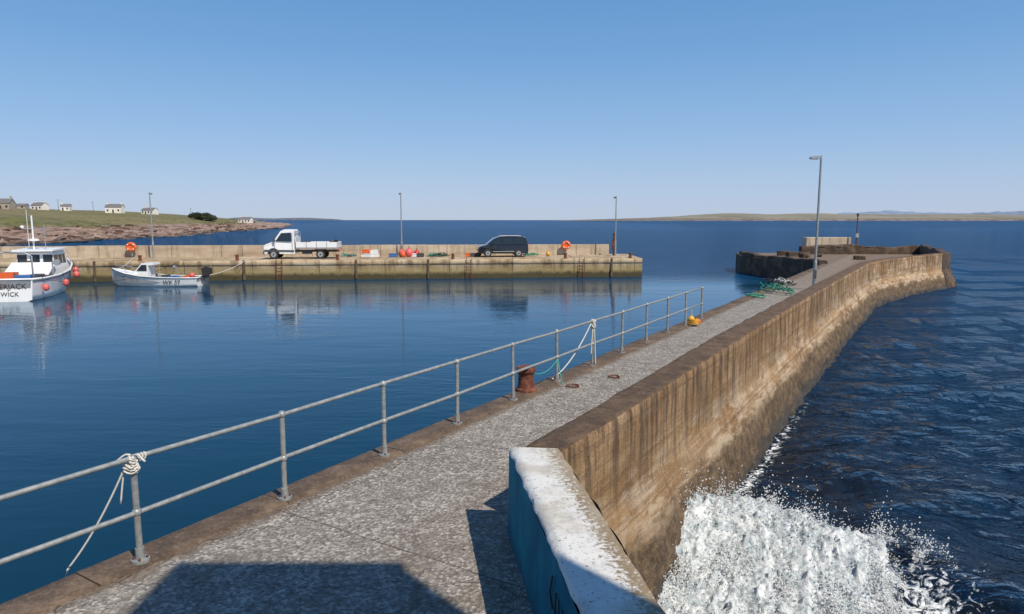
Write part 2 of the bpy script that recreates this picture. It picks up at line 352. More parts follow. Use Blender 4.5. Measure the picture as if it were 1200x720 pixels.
DECKM=m_deck();COP=m_coping();WALL=m_wall();FQ=m_farquay();PAR=m_parapet();OLD=m_oldstone();WH=m_white();BL=m_blue()
WATER=m_water();FOAM=m_foam();SPRAY=m_foam('spray_foam',False);LAND=m_land();RUST=m_rust();GALV=m_galv()
ROPEW=simple('white_rope',(.62,.6,.54),.9,scale=30,bump=.004)
ROPET=simple('turquoise_rope',(.04,.36,.33),.9,scale=30,bump=.004)
ROPEG=simple('green_net',(.03,.26,.17),.9,scale=15,bump=.01)
YEL=simple('yellow_float',(.75,.38,.03),.5)
ORA=simple('orange_plastic',(.75,.13,.025),.5)
PINK=simple('pink_buoy_vinyl',(.72,.13,.12),.4)
RED=simple('red_plastic',(.55,.03,.03),.5)
BLUEP=simple('blue_plastic',(.05,.15,.4),.5)
WGEL=simple('white_gelcoat',(.80,.80,.79),.3,scale=1.5,dirtamt=.12,var=.1)
WPNT=simple('white_vehicle_paint',(.80,.80,.80),.25,scale=1,dirtamt=.1,coat=.5,var=.1)
BPNT=simple('black_vehicle_paint',(.012,.014,.02),.2,scale=1,dirtamt=.1,coat=.6)
BLK=simple('black_rubber',(.02,.02,.02),.8)
DGREY=simple('dark_grey_plastic',(.06,.065,.07),.6)
LGREY=simple('grey_metal',(.4,.41,.42),.45,.4)
GLASS=simple('dark_window_glass',(.02,.03,.04),.06,var=0,dirtamt=.05)
HLENS=simple('clear_lens',(.7,.72,.75),.1)
SLATE=simple('slate_roof',(.16,.15,.15),.8)
HARL=simple('white_harling',(.80,.76,.68),.9,scale=.3,dirtamt=.1)
STONEH=simple('grey_house_stone',(.40,.34,.28),.9,scale=.3)
TAN=simple('bark',(.08,.06,.04),.9)

# ------------------------------------------------------------ near pier geometry
XI=lambda y:-7.77+.605*y
path=[(.524,6.86),(1.95,9.2),(3.69,12.1),(5.46,15.0),(8.52,20.0),(12.71,26.7),(16.7,33.0),(20.0,38.2),(21.6,40.3),(23.6,42.4),(27.0,45.6),(30.9,49.1)]
def resample(pts,step):
    out=[];
    for a,b in zip(pts[:-1],pts[1:]):
        a=Vector(a);b=Vector(b);n=max(1,int((b-a).length/step))
        out+=[a.lerp(b,i/n) for i in range(n)]
    out.append(Vector(pts[-1])); return out
def smoothpts(p,it=6):
    for _ in range(it):
        p=[p[0]]+[(p[i-1]+p[i]*2+p[i+1])/4 for i in range(1,len(p)-1)]+[p[-1]]
    return p
def wallprof(width):
    pr=[(-width,DECK-.3),(-width,2.2),(-width,WT-.03),(-width+.03,WT)]
    pr+=[(-width*k,WT) for k in (.8,.6,.4,.2)]
    pr+=[(-.03,WT),(0,WT-.03)]
    z=WT-.12
    while z>1.35: pr.append((0.0+.02*(WT-z),z)); z-=.1
    pr+=[(.04,1.3),(.09,1.22),(.12,1.15)]
    for k in range(1,22):
        z=1.15-k*.1; pr.append((.12+.42*(k*.1)**.8*.75,z))
    return pr
def sweep_wall(name,pts,widthf,mat,disp=1.0,dzf=None):
    mb=MB(); rows=[]
    for i,p in enumerate(pts):
        d=(pts[min(i+1,len(pts)-1)]-pts[max(i-1,0)]).normalized(); nrm=Vector((d.y,-d.x))
        row=[]
        for (o,z) in wallprof(widthf(p)):
            b=p+nrm*o
            k=sstep(1.3,.3,z)
            a=.016+.085*k
            dn=fbm(b.x*1.3,b.y*1.3,z*1.6,4)*a*disp + noise.noise(Vector((b.x*5,b.y*5,z*6)))*a*.45
            if abs(z-WT)<.06: dn+=min(0,noise.noise(Vector((b.x*2.3,b.y*2.3,7)))+.1)*.06
            dz=fbm(b.x*2,b.y*2,3.3,4)*.016 if z>2.4 else 0
            if dzf and z>2.3: dz+=dzf(b)
            b=b+nrm*dn
            row.append((b.x,b.y,z+dz))
        rows.append(row)
    mb.grid(rows,mat)
    for r in (rows[0],rows[-1]):
        mb.add(r,[tuple(range(len(r)))],mat)
    return mb.build(name)
pp=smoothpts(resample(path,.16),16)
sweep_wall('sea_wall',pp,lambda p:.44+.1*sstep(7,14,p.y),WALL)
p2=smoothpts(resample([(31.0,49.2),(32.7,50.9),(35.5,56.5),(40.0,66.0)],.4),1)
rough=lambda b:.22*noise.noise(Vector((b.x*.5,b.y*.5,2)))-.05
sweep_wall('pierhead_wall',p2,lambda p:.6,OLD,1.5,lambda b:rough(b)*sstep(50,53,b.y))
p3=resample([(28.0,66.1),(40.4,66.3)],.35)
sweep_wall('pierhead_parapet',p3,lambda p:.7,OLD,1.5,lambda b:rough(b)*1.3-.05)
mb=MB(); mb.box((31.2,68.0,2.35),(4.4,1.0,1.7),PAR); mb.build('light_base_block',bevel=.05)

# deck slab
def inw(p,i,pts,off):
    d=(pts[min(i+1,len(pts)-1)]-pts[max(i-1,0)]).normalized(); return (p.x-d.y*off,p.y+d.x*off)
outer=[inw(p,i,pp,.25) for i,p in enumerate(pp) if i%11==0 and p.y>7.4]
poly=[(XI(-14)+.55,-14),(3,-14),(1.55,-1),(.28,6.9)]+outer+[(32.3,51.3),(35.1,57),(39.5,66.6),(39,69),(22.6,69),(21.3,63.5),(22.4,56),(23.3,51.4)]
mb=MB()
mb.slab(poly,-2.5,DECK,DECKM,OLD)
mb.build('pier_deck')
# coping stones (individual blocks)
mb=MB(); dv=Vector((math.sin(ANG),math.cos(ANG))); nv=Vector((math.cos(ANG),-math.sin(ANG)))
s0=Vector((XI(-13),-13)); L=(Vector((XI(51.5),51.5))-s0).length; s=0
while s<L:
    ln=random.uniform(1.6,2.4); e=min(s+ln,L)
    a=s0+dv*(s+.006); b=s0+dv*(e-.006); jz=random.uniform(-.008,.012); jo=random.uniform(-.015,.015)
    wdt=.47; n=max(2,int((e-s)/.15)); rows=[]
    for i in range(n+1):
        c=a.lerp(b,i/n); r=[]
        for o,z in ((0,-.5),(-.0,.0),(.0,.6),(0,1.2),(0,1.5),(0.0,DECK+.0),(.03,DECK+.022),(.15,DECK+.024),(.3,DECK+.024),(wdt-.02,DECK+.022),(wdt,DECK-.03)):
            d=noise.noise(Vector((c.x*3,c.y*3,z*3+o*4)))*.014
            q=c+nv*(o+jo+(d*(2.2 if z<DECK+.01 and o<.1 else .3)))
            r.append((q.x,q.y,z+jz+(d*.5 if z>1.5 else 0)))
        rows.append(r)
    mb.grid(rows,COP); mb.add(rows[0],[tuple(range(11))],COP); mb.add(rows[-1],[tuple(range(11))],COP)
    s=e
mb.build('quay_coping')
# broken kerb round the pierhead: one ragged run
mb=MB(); ke=resample([(23.2,51.6),(22.5,56),(21.45,63.4),(22.7,68.4)],.3); rows=[]
for i,p in enumerate(ke):
    d=(ke[min(i+1,len(ke)-1)]-ke[max(i-1,0)]).normalized(); nr=Vector((d.y,-d.x))
    hh=.18+.22*max(0,noise.noise(Vector((p.x*.4,p.y*.4,5)))+.25)+.08*noise.noise(Vector((p.x*2,p.y*2,1)))
    r=[]
    for o,z in ((-.06,-.4),(-.05,.4),(-.02,1.1),(0,DECK+hh-.04),(.06,DECK+hh),(.3,DECK+hh+.01),(.62,DECK+hh-.02),(.68,DECK+hh-.1),(.7,DECK-.1)):
        dd=fbm(p.x*1.5,p.y*1.5,z*2+o,4)*.07; q=p+nr*(o+dd); r.append((q.x,q.y,z+dd*.4))
    rows.append(r)
mb.grid(rows,OLD); mb.add(rows[0],[tuple(range(9))],OLD); mb.add(rows[-1],[tuple(range(9))],OLD)
mb.build('pierhead_kerb')
mb=MB(); random.seed(12)
for i in range(7):
    mb.box((random.uniform(25,31),random.uniform(57,64.5),DECK+.15),(random.uniform(.5,1.8),random.uniform(.4,1),random.uniform(.2,.6)),OLD,rz=random.random()*3)
mb.build('loose_stone_blocks',bevel=.08)

# white / blue painted wall (leads back under the viewpoint)
mb=MB(); A0=Vector((-.03,6.9));A1=Vector((1.15,-1.0)); B0=Vector((.50,6.86));B1=Vector((1.66,-1.0))
rows=[];n=70
for i in range(n+1):
    k=i/n;a=A0.lerp(A1,k);r=[]
    for u,z in ((-.02,1.3),(-.02,1.6),(-.01,1.9),(-.005,2.2),(0,WT-.02)):
        d=noise.noise(Vector((a.x*3,a.y*3,z*3)))*.008; r.append((a.x+u+d,a.y,z))
    rows.append(r)
mb.grid(rows,BL)
rows=[];n=140
for i in range(n+1):
    k=i/n;a=A0.lerp(A1,k);b=B0.lerp(B1,k);r=[]
    for u in (0,.04,.2,.4,.6,.8,.95,1):
        q=a.lerp(b,u); z=WT+.035+fbm(q.x*3,q.y*3,1)*.008-(.05 if u in(0,) else (.03 if u==1 else 0)) 
        d=noise.noise(Vector((q.x*6,q.y*6,9)))*(.014 if u in(0,1) else 0)+(min(0,noise.noise(Vector((q.x*9,q.y*9,3)))+.15)*.06 if u==1 else 0)
        r.append((q.x+d,q.y,z))
    rows.append(r)
mb.grid(rows,WH)
rows=[]
for i in range(n+1):
    k=i/n;b=B0.lerp(B1,k);r=[]
    for u,z in ((0,WT),(0.02,2.0),(.03,1.3),(.1,.9),(.3,.2),(.5,-1.5)):
        d=fbm(b.x*2,b.y*2,z*2)*.04; r.append((b.x+u+d,b.y,z))
    rows.append(r)
mb.grid(rows,WALL)
mb.add([(-.05,6.9,1.3),(.53,6.86,1.3),(.5,6.86,WT+.02),(-.03,6.9,WT+.015)],[(0,1,2,3)],WH)
def onblue(y,z):
    k=(6.9-y)/7.9; return (A0.lerp(A1,k).x-.022,y,z)
for st in ([(4.55,2.0),(4.5,2.3)],[(4.42,2.3),(4.36,2.0)],[(4.3,1.98),(4.28,2.3),(4.18,2.02),(4.15,2.32)],[(4.62,2.36),(4.7,2.2),(4.6,2.12)]):
    mb.tube([onblue(*q) for q in st],.008,DGREY,6)
mb.build('painted_wall')

# raised quay + unseen tower, added behind the viewpoint to cast the foreground shadow
mb=MB(); mb.box((-.4,-6.6,1.2),(10.5,14.2,3.9),COP); mb.build('raised_quay',bevel=.05)
mb=MB(); bx0,bx1,by0,by1=2.62,4.75,-3.4,-.4
mb.box(((bx0+bx1)/2,(by0+by1)/2,7.6),(bx1-bx0,by1-by0,8.9),HARL)
mb.box(((bx0+bx1)/2,(by0+by1)/2,12.1),(bx1-bx0+.06,by1-by0+.06,.14),SLATE)
mb.box(((bx0+bx1)/2,by1+.02,4.1),(.9,.06,2.0),BLUEP); mb.box(((bx0+bx1)/2,by1+.02,7.5),(.6,.06,.8),GLASS)
mb.build('shadow_caster_tower',bevel=.03)

# ------------------------------------------------------------ railing
random.seed(17)
mb=MB(); RX=lambda y:-7.38+.605*y
ys=[6.25+1.495*k for k in range(-3,12)]
for y in ys:
    x=RX(y); tilt=random.uniform(-.012,.012)
    mb.cyl((x,y,DECK),(x+tilt,y,DECK+1.05),.031,GALV,n=12)
    mb.cyl((x,y,DECK+.02),(x,y,DECK+.05),.085,GALV,n=14); mb.cyl((x,y,DECK+.05),(x,y,DECK+.16),.042,GALV,n=12)
    for a in range(4):
        mb.cyl((x+.06*math.cos(a*1.57+.4),y+.06*math.sin(a*1.57+.4),DECK+.05),(x+.06*math.cos(a*1.57+.4),y+.06*math.sin(a*1.57+.4),DECK+.07),.012,RUST,n=6)
    for z in (.52,1.05): mb.sph((x+tilt*z,y,DECK+z),.046,GALV,nu=12,nv=8)
for z in (.52,1.05):
    pts=[(RX(ys[0]-.5),ys[0]-.5,DECK+z)]+[(RX(y),y,DECK+z+random.uniform(-.009,.009)) for y in ys]
    mb.tube(pts,.0245,GALV,10)
mb.build('metal_railing')

def hang(a,b,sag,n=24):
    a=Vector(a);b=Vector(b); return [a.lerp(b,i/n)-Vector((0,0,sag*4*(i/n)*(1-i/n))) for i in range(n+1)]
def knot(mb,x,y,z,mat,r=.014,turns=4,R0=.05,dz=.03):
    pts=[]
    for i in range(turns*12):
        a=2*math.pi*i/12; rr=R0+.012*math.sin(i*1.7); pts.append((x+rr*math.cos(a),y+rr*math.sin(a),z+dz*i/12-dz*turns/2+.02*math.sin(a*2)))
    mb.tube(pts,r,mat,6)
y0=6.25;x0=RX(y0)
mb=MB(); knot(mb,x0,y0,DECK+1.0,ROPEW,.011,5,.043,.026)
knot(mb,x0-.02,y0-.02,DECK+.96,ROPEW,.010,3,.052,.03)
pts=[]
for i in range(40):
    a=i*.9; pts.append((x0-.02+.0042*i*math.sin(ANG)+.034*math.cos(a)*.5,y0-.04+.0042*i*math.cos(ANG),DECK+1.05+.036*math.sin(a)))
mb.tube(pts,.010,ROPEW,6)
for k in (-1,1):
    mb.tube([Vector((x0,y0,DECK+1.07))+Vector((.028*i*k,-.01*i,.03*math.sin(i*.9))) for i in range(6)],.010,ROPEW,6)
mb.tube(hang((x0-.06,y0-.02,DECK+1.0),(-4.2,6.1,DECK+.03),.07),.010,ROPEW,6)
mb.tube(hang((x0-.07,y0-.03,DECK+.98),(x0-.12,y0-.05,DECK+.62),-.02,8),.009,ROPEW,6)
mb.tube([(-4.2,6.1,DECK+.03),(-4.24,6.1,DECK-.1),(-4.3,6.1,.6),(-4.9,6.6,-.1)],.011,ROPEW,6)
mb.build('mooring_rope')
mb=MB(); y6=6.25+1.495*6; x6=RX(y6); knot(mb,x6,y6,DECK+.98,ROPEW,.016,6,.045,.03)
y5=y6-1.495; 
mb.tube(hang((x6-.05,y6-.05,DECK+1.0),(RX(y5)-.1,y5-.02,DECK+.06),.16),.013,ROPEW,6)
mb.tube(hang((x6,y6+.0,DECK+1.02),(x6-.05,y6-.12,DECK+.3),-.03),.012,ROPEW,6)
mb.tube(hang((x6+.03,y6,DECK+.9),(x6+.06,y6-.07,DECK+.05),-.02),.012,ROPEW,6)
mb.build('mooring_rope')
mb=MB(); prof=[(.21,0),(.2,.05),(.165,.08),(.15,.2),(.15,.33),(.17,.37),(.19,.39),(.19,.45),(.17,.48),(.05,.49)]
bx,by=.27,12.9
for (r0,z0),(r1,z1) in zip(prof[:-1],prof[1:]): mb.cyl((0,0,z0),(0,0,z1),r0,RUST,r1,20)
mb.build('mooring_bollard',loc=(bx,by,DECK+.02))
mb=MB()
mb.tube(hang((bx+.13,by+.1,DECK+.35),(RX(13.7)+.02,13.6,DECK+.5),.12),.009,ROPET,6)
mb.tube(hang((RX(13.7)+.02,13.6,DECK+.5),(RX(13.7)+.1,13.3,DECK+.05),.02),.009,ROPET,6)
mb.build('turquoise_rope')
for (x,y) in ((2.15,14.1),(1.2,13.3)):
    mb=MB(); mb.torus((0,0,.02),.11,.013,RUST,'Z'); mb.torus((-.11,0,.025),.03,.012,RUST,'Y',12)
    mb.build('mooring_ring',loc=(x,y,DECK+.008),rz=random.random()*3)
mb=MB(); 
mb.sph((0,0,.16),.11,YEL,(1,1,1.1)); mb.sph((.18,-.1,.1),.09,ORA,(1.2,1,.9)); mb.cyl((0,0,.25),(0,0,.48),.018,YEL)
mb.tube([(.05+.15*math.cos(i*.55)*(1+.2*math.sin(i*.3)),-.15+.15*math.sin(i*.55),.03+.003*i) for i in range(60)],.016,YEL,6)
mb.build('rope_and_floats',loc=(5.65,21.3,DECK+.03))
def nets(name,loc,sx,sy,n,mats,seed=0,h=.25):
    random.seed(seed); mb=MB()
    for m in mats:
        for j in range(n):
            a=random.random()*6; cx=random.gauss(0,sx*.3); cy=random.gauss(0,sy*.3); rr=random.uniform(.15,.4)
            pts=[(cx+rr*sx*math.cos(a+i*.6)*(1+.4*math.sin(i*.21+j)),cy+rr*sy*math.sin(a+i*.6),.05+h*random.random()*math.exp(-((i-12)/8)**2)) for i in range(24)]
            mb.tube(pts,.022,m,5)
    mb.build(name,loc=loc)
nets('fishing_nets',(11.9,31.3,DECK+.03),.8,2.2,4,(ROPEG,),3,.45)
nets('fishing_nets',(10.4,29.0,DECK+.03),.7,.6,2,(ROPEG,),5,.1)
nets('fishing_nets',(14.0,35.3,DECK+.03),1.0,1.8,3,(ROPEW,BLK),6,.2)
random.seed(11)

# ------------------------------------------------------------ lamp posts
def lamp(loc,h,arm,rz=0,pole=GALV,head=True):
    mb=MB()
    mb.cyl((0,0,0),(0,0,.06),.16,pole,n=12); mb.cyl((0,0,.06),(0,0,1.3),.085,pole,n=12); mb.cyl((0,0,1.3),(0,0,1.4),.085,pole,.06,n=12); mb.cyl((0,0,1.4),(0,0,h),.06,pole,.045,n=12)
    mb.box((0,-.088,.75),(.09,.012,.4),DGREY)
    if head:
        mb.tube([(0,0,h-.02),(-.02,0,h+.03),(-.1,0,h+.07),(-arm*.5,0,h+.08),(-arm,0,h+.07)],.03,pole)
        mb.prism([(-arm-.42,h+.03),(-arm-.36,h+.11),(-arm-.1,h+.15),(-arm+.06,h+.12),(-arm+.06,h+.04),(-arm-.3,h+.0)],-.1,.1,LGREY)
        mb.box((-arm-.18,0,h+.0),(.3,.14,.03),HLENS)
        mb.cyl((.0,0,h+.0),(0,0,h+.16),.04,LGREY)
    mb.build('street_lamp',loc=loc,rz=rz)
lamp((14.35,32.3,DECK),6.1,.12)
FY=lambda x:54.0+(x+36)*.1097
BY=lambda x:FY(x)+6.6
lamp((-31.4,FY(-31.4)+5.4,DECK),5.5,.05,R(-80))
lamp((-10.1,FY(-10.1)+5.9,DECK),5.6,.1,R(-70))
lamp((9.6,FY(9.6)+4.6,DECK),5.3,.1,R(-80))
mb=MB(); mb.cyl((0,0,0),(0,0,3.7),.07,RUST,.05); mb.box((0,0,3.8),(.16,.16,.3),DGREY); mb.box((0,-.12,1.8),(.3,.05,.4),LGREY); mb.build('navigation_light_pole',loc=(33.6,66.9,DECK))

# ------------------------------------------------------------ far pier
mb=MB(); rows=[]; X0,X1=-75,11.3
n=340
for i in range(n+1):
    x=X0+(X1-X0)*i/n; y=FY(x); r=[]
    for o,z in ((.12,-1.5),(.06,0),(.05,.3),(.03,.7),(0.02,1.15),(.0,1.2),(-.03,1.22),(-.03,1.4),(-.02,DECK-.03),(.03,DECK),(.6,DECK),(2,DECK),(4,DECK),(6.6,DECK)):
        rg=noise.noise(Vector((x*1.5,z*3,o)))*.04*(1 if z<DECK else .2)
        r.append((x,y+o*1 - (.0) + rg,z+(noise.noise(Vector((x*.7,1,o)))*.012 if z>=DECK-.04 else 0)))
    rows.append(r)
mb.grid(rows,FQ)
ye=FY(X1)
mb.add([(X1,ye+.1,-1.5),(X1,ye+.02,1.2),(X1,ye-.02,DECK-.02),(X1,ye+8.2,DECK-.02),(X1,ye+8.2,-1.5)],[(0,1,2,3,4)],FQ)
mb.add([(X0,FY(X0)+6.5,DECK-.01),(X1,ye+6.5,DECK-.01),(X1,ye+8.2,DECK-.01),(X0,FY(X0)+8.2,DECK-.01)],[(0,1,2,3)],FQ)
for x,w_ in ((-33.2,.14),(-21.8,.16),(-12.9,.12),(-7.0,.14),(8.6,.14)):
    y=FY(x)-.07; mb.box((x,y,.85),(w_,.1,1.6),COP)
mb.build('far_pier')
mb=MB()
xe=9.3; x=X0; random.seed(4)
while x<xe:
    l=min(6.1,xe-x); h=random.uniform(-.03,.03)
    a=(x+.01,BY(x)); b=(x+l-.01,BY(x+l)); 
    mb.slab([a,b,(b[0]-.07,b[1]+.6),(a[0]-.07,a[1]+.6)],DECK-.2,WT+.1+h,PAR); x+=l
mb.build('parapet_wall',bevel=.03)
def ladder(x):
    mb=MB(); 
    for k in (-.22,.22): mb.cyl((k,0,-.3),(k,0,1.75),.025,RUST,n=8); 
    for i in range(7): mb.cyl((-.22,0,-.1+i*.27),(.22,0,-.1+i*.27),.018,RUST,n=6)
    mb.build('quay_ladder',loc=(x,FY(x)-.16,0),rz=math.atan(.1097))
for x in (-19.0,-3.6,6.0): ladder(x)
for x in (-30,-22.5,-14.5,-5,4.6,10.3):
    mb=MB()
    for (r0,z0),(r1,z1) in zip(prof[:-1],prof[1:]): mb.cyl((0,0,z0),(0,0,z1),r0*.8,RUST,r1*.8,14)
    mb.build('mooring_bollard',loc=(x,FY(x)+.45,DECK))
for x in (-33.6,5.1):
    mb=MB(); mb.cyl((0,0.1,0),(0,.1,.95),.04,LGREY); y=-.02
    mb.torus((0,y,.85),.3,.13,ORA,'Y',24,(1.1,.95)); mb.cyl((0,y+.04,.85),(0,y-.04,.85),.32,ORA,n=20)
    for k in range(4):
        a=k*math.pi/2+.78; mb.cyl((.33*math.cos(a),-.19,.85+.28*math.sin(a)),(.33*math.cos(a),-.1,.85+.28*math.sin(a)),.05,WGEL,n=8)
    mb.build('life_ring',loc=(x,BY(x)-.45,DECK+.1),rz=.1)
mb=MB(); mb.cyl((0,0,0),(0,0,2.0),.13,RUST,.1); mb.cyl((0,0,2.0),(0,0,2.1),.13,RUST); mb.box((0,0,1.0),(.35,.3,.9),RUST); mb.build('rusty_post',loc=(9.55,BY(9.55)-1.5,DECK))

def fishbox(loc,mat,rz=0,s=1,h=.3):
    mb=MB(); L,W=.75*s,.45*s
    mb.box((0,0,.02),(L,W,.04),mat)
    for k in(-1,1):
        mb.box((0,k*(W/2-.015),h/2+.02),(L,.03,h),mat); mb.box((k*(L/2-.015),0,h/2+.02),(.03,W-.06,h),mat)
    mb.box((0,-W/2-.01,h*.9),(L+.03,.02,.05),mat)
    mb.build('fish_box',loc=loc,rz=rz)
for (x,m,s,dz) in ((-12.9,WGEL,1.2,0),(-12.9,ORA,1.1,.36),(-12.2,WGEL,1,0),(-12.3,WGEL,1,.33),(-10.6,BLUEP,1,0),(-8.9,WGEL,1,0),(-8.3,DGREY,1,0),(-3.9,ORA,.8,0),(-3.4,DGREY,1,0)):
    fishbox((x,FY(x)+4.3,DECK+.02+dz),m,random.uniform(-.2,.2),s)
def buoy(loc,r,mat):
    mb=MB(); mb.sph((0,0,r),r,mat,(1,1,1.12)); mb.cyl((0,0,2.02*r),(0,0,2.35*r),r*.22,mat,n=10); mb.torus((0,0,2.4*r),r*.15,r*.05,BLK,'Y',10)
    mb.build('mooring_buoy',loc=loc)
for x,dy,r,m in ((-9.9,4.6,.32,PINK),(-9.2,4.2,.36,PINK),(-8.6,4.7,.28,RED),(-9.7,3.9,.24,ORA),(-3.0,4.8,.22,ORA),(3.3,4.4,.2,YEL)):
    buoy((x,FY(x)+dy,DECK+.02),r,m)
nets('fishing_nets',(-6.8,FY(-6.8)+4.6,DECK+.02),1.6,.8,4,(ROPEG,BLK),8,.35)
nets('fishing_nets',(1.9,FY(1.9)+4.9,DECK+.02),1.3,.8,4,(ROPEG,),9,.3)
nets('fishing_nets',(-14.6,FY(-14.6)+4.9,DECK+.02),.8,.8,3,(BLK,ROPET),10,.3)

# ------------------------------------------------------------ vehicles
def wheel(mb,x,y,r,side,w=.2):
    mb.cyl((x,y-w/2,r),(x,y+w/2,r),r,BLK,n=22); f=y+side*w/2
    mb.cyl((x,f-.02*side,r),(x,f+.012*side,r),r*.62,LGREY,n=18); mb.cyl((x,f,r),(x,f+.03*side,r),r*.2,DGREY,n=10)
def truck():
    mb=MB(); 
    cab=[(-3.1,.42),(-3.16,.95),(-3.05,1.2),(-2.35,1.48),(-1.75,2.34),(-1.45,2.48),(-.72,2.48),(-.62,2.36),(-.6,.42)]
    tap=lambda z:.0 if z<1.45 else (z-1.45)*.13
    mb.prism(cab,-.98,.98,WPNT,tap)
    for sy in (-1,1):
        def sidepoly(pts,mat,e=.012):
            mb.add([(x,sy*(.98-tap(z)+e),z) for x,z in pts],[tuple(range(len(pts)))],mat)
        sidepoly([(-2.15,1.5),(-1.68,2.18),(-.85,2.22),(-.82,1.46)],GLASS,.035)
        sidepoly([(-2.28,1.42),(-2.24,.5),(-2.21,.5),(-2.25,1.42)],DGREY,.035); sidepoly([(-.8,2.2),(-.8,.5),(-.77,.5),(-.77,2.2)],DGREY,.035)
        sidepoly([(-3.1,.62),(-3.1,.78),(-.62,.74),(-.62,.6)],DGREY,.04)
        mb.box((-2.22,sy*1.13,1.6),(.12,.18,.34),DGREY)
        arc=[(-2.35+.5*math.cos(a),.42+.5*math.sin(a)) for a in [math.pi*i/12 for i in range(13)]]; sidepoly(arc,BLK,.03)
        wheel(mb,-2.35,sy*.9,.37,sy); wheel(mb,1.55,sy*.9,.37,sy,.24)
        mb.box((1.55,sy*.93,.8),(1.0,.3,.04),DGREY)
    mb.add([(-2.37,-.82,1.56),(-2.37,.82,1.56),(-1.86,.72,2.27),(-1.86,-.72,2.27)],[(0,1,2,3)],GLASS)
    mb.box((-3.17,0,.85),(.04,1.1,.22),DGREY); mb.box((-3.16,0,.52),(.12,1.94,.26),DGREY)
    for sy in(-1,1): mb.box((-3.1,sy*.78,1.0),(.14,.34,.24),HLENS)
    mb.box((1.1,0,.64),(3.7,.8,.16),DGREY); mb.box((.35,-.6,.57),(.8,.3,.35),DGREY)
    mb.box((1.25,0,.9),(3.5,2.06,.1),LGREY)
    for sy in(-1,1):
        mb.box((1.25,sy*1.02,1.18),(3.5,.045,.46),WPNT)
        for x in (-.48,.4,1.25,2.1,2.98): mb.box((x,sy*1.05,1.18),(.05,.03,.48),LGREY)
    mb.box((2.99,0,1.18),(.045,2.0,.46),WPNT); mb.box((-.5,0,1.4),(.05,2.0,.9),WPNT)
    mb.cyl((-.5,-.9,1.8),(-.5,-.9,2.3),.03,LGREY);mb.cyl((-.5,.9,1.8),(-.5,.9,2.3),.03,LGREY);mb.cyl((-.5,-.9,2.3),(-.5,.9,2.3),.03,LGREY)
    mb.box((3.02,-.8,.78),(.05,.3,.14),RED); mb.box((3.02,.8,.78),(.05,.3,.14),RED)
    mb.box((0.1,.2,1.2),(.7,1.0,.5),DGREY); mb.box((1.5,.1,1.15),(.8,.7,.3),BLUEP); mb.sph((2.4,0,1.35),.25,DGREY)
    mb.box((2.75,-.2,1.45),(.3,.4,.3),BLK)
    mb.build('pickup_truck',loc=(-17.95,FY(-18.3)+3.2,DECK+.02),rz=math.atan(.1097)-.02,bevel=.03)
truck()
def van():
    mb=MB()
    tap=lambda z:.0 if z<1.02 else (z-1.02)*.2
    body=[(-2.2,.3),(-2.27,.62),(-2.2,.88),(-1.95,.98),(-1.45,1.1),(-.72,1.68),(-.3,1.82),(.6,1.86),(1.75,1.82),(2.02,1.7),(2.2,1.1),(2.24,.6),(2.2,.3)]
    mb.prism(body,-.93,.93,BPNT,tap)
    for sy in (-1,1):
        def sp(pts,mat,e=.035): mb.add([(x,sy*(.93-tap(z)+e),z) for x,z in pts],[tuple(range(len(pts)))],mat)
        sp([(-1.25,1.13),(-.68,1.57),(-.25,1.68),(-.2,1.12)],GLASS); sp([(-.12,1.12),(-.15,1.69),(.85,1.7),(.88,1.12)],GLASS); sp([(.96,1.12),(.93,1.7),(1.72,1.66),(1.95,1.16)],GLASS)
        for c in (-1.4,1.35):
            sp([(c+.42*math.cos(a),.3+.44*math.sin(a)) for a in [math.pi*i/12 for i in range(13)]],BLK,.03); wheel(mb,c,sy*.87,.33,sy)
        sp([(-.95,.45),(-.95,.52),(.95,.52),(.95,.45)],LGREY,.04)
        mb.box((-1.05,sy*1.03,1.12),(.14,.18,.16),BPNT)
        mb.box((-2.12,sy*.7,.82),(.2,.3,.14),HLENS); mb.box((2.2,sy*.82,1.0),(.08,.12,.4),RED)
        mb.cyl((-.3,sy*.68,1.87),(1.6,sy*.68,1.87),.02,LGREY,n=8)
    mb.add([(-1.46,-.75,1.16),(-1.46,.75,1.16),(-.82,.68,1.68),(-.82,-.68,1.68)],[(0,1,2,3)],GLASS)
    mb.box((-2.25,0,.62),(.06,1.0,.16),DGREY); mb.box((-2.28,0,.45),(.03,.5,.11),HLENS)
    mb.build('black_van',loc=(-.85,FY(-.85)+4.2,DECK+.02),rz=math.atan(.1097),bevel=.04)
van()

# ------------------------------------------------------------ boats
def hull(mb,st,mat,deckz,decm,gun=.035,gm=None):
    rows=[]
    for (x,zs,bs,zc,bc,zk) in st:
        r=[]
        for sg in (1,-1):
            pts=[(x,sg*bs,zs),(x,sg*(bs*.62+bc*.38),zs*.6+zc*.4),(x,sg*(bs*.25+bc*.75),zs*.25+zc*.75),(x,sg*bc,zc),(x,sg*bc*.55,zc*.4+zk*.6)]
            r=r+pts+[(x,0,zk)] if sg==1 else r+list(reversed(pts))
        rows.append(r)
    mb.grid(rows,mat); mb.add(rows[0],[tuple(range(len(rows[0])))],mat)
    inn=[]
    for (x,zs,bs,zc,bc,zk) in st:
        b=max(0,bs-.07); inn.append([(x,bs,zs),(x,b,zs),(x,b*.96,min(deckz,zs-.02)),(x,0,min(deckz,zs-.02)),(x,-b*.96,min(deckz,zs-.02)),(x,-b,zs),(x,-bs,zs)])
    mb.grid(inn,decm,False); mb.add(inn[0],[tuple(range(7))],decm)
    for sg in(1,-1): mb.tube([(x,sg*bs,zs) for (x,zs,bs,*_ ) in st],gun,gm or mat,8)
    mb.tube([(st[0][0],-st[0][2],st[0][1]),(st[0][0],st[0][2],st[0][1])],gun,gm or mat,8)
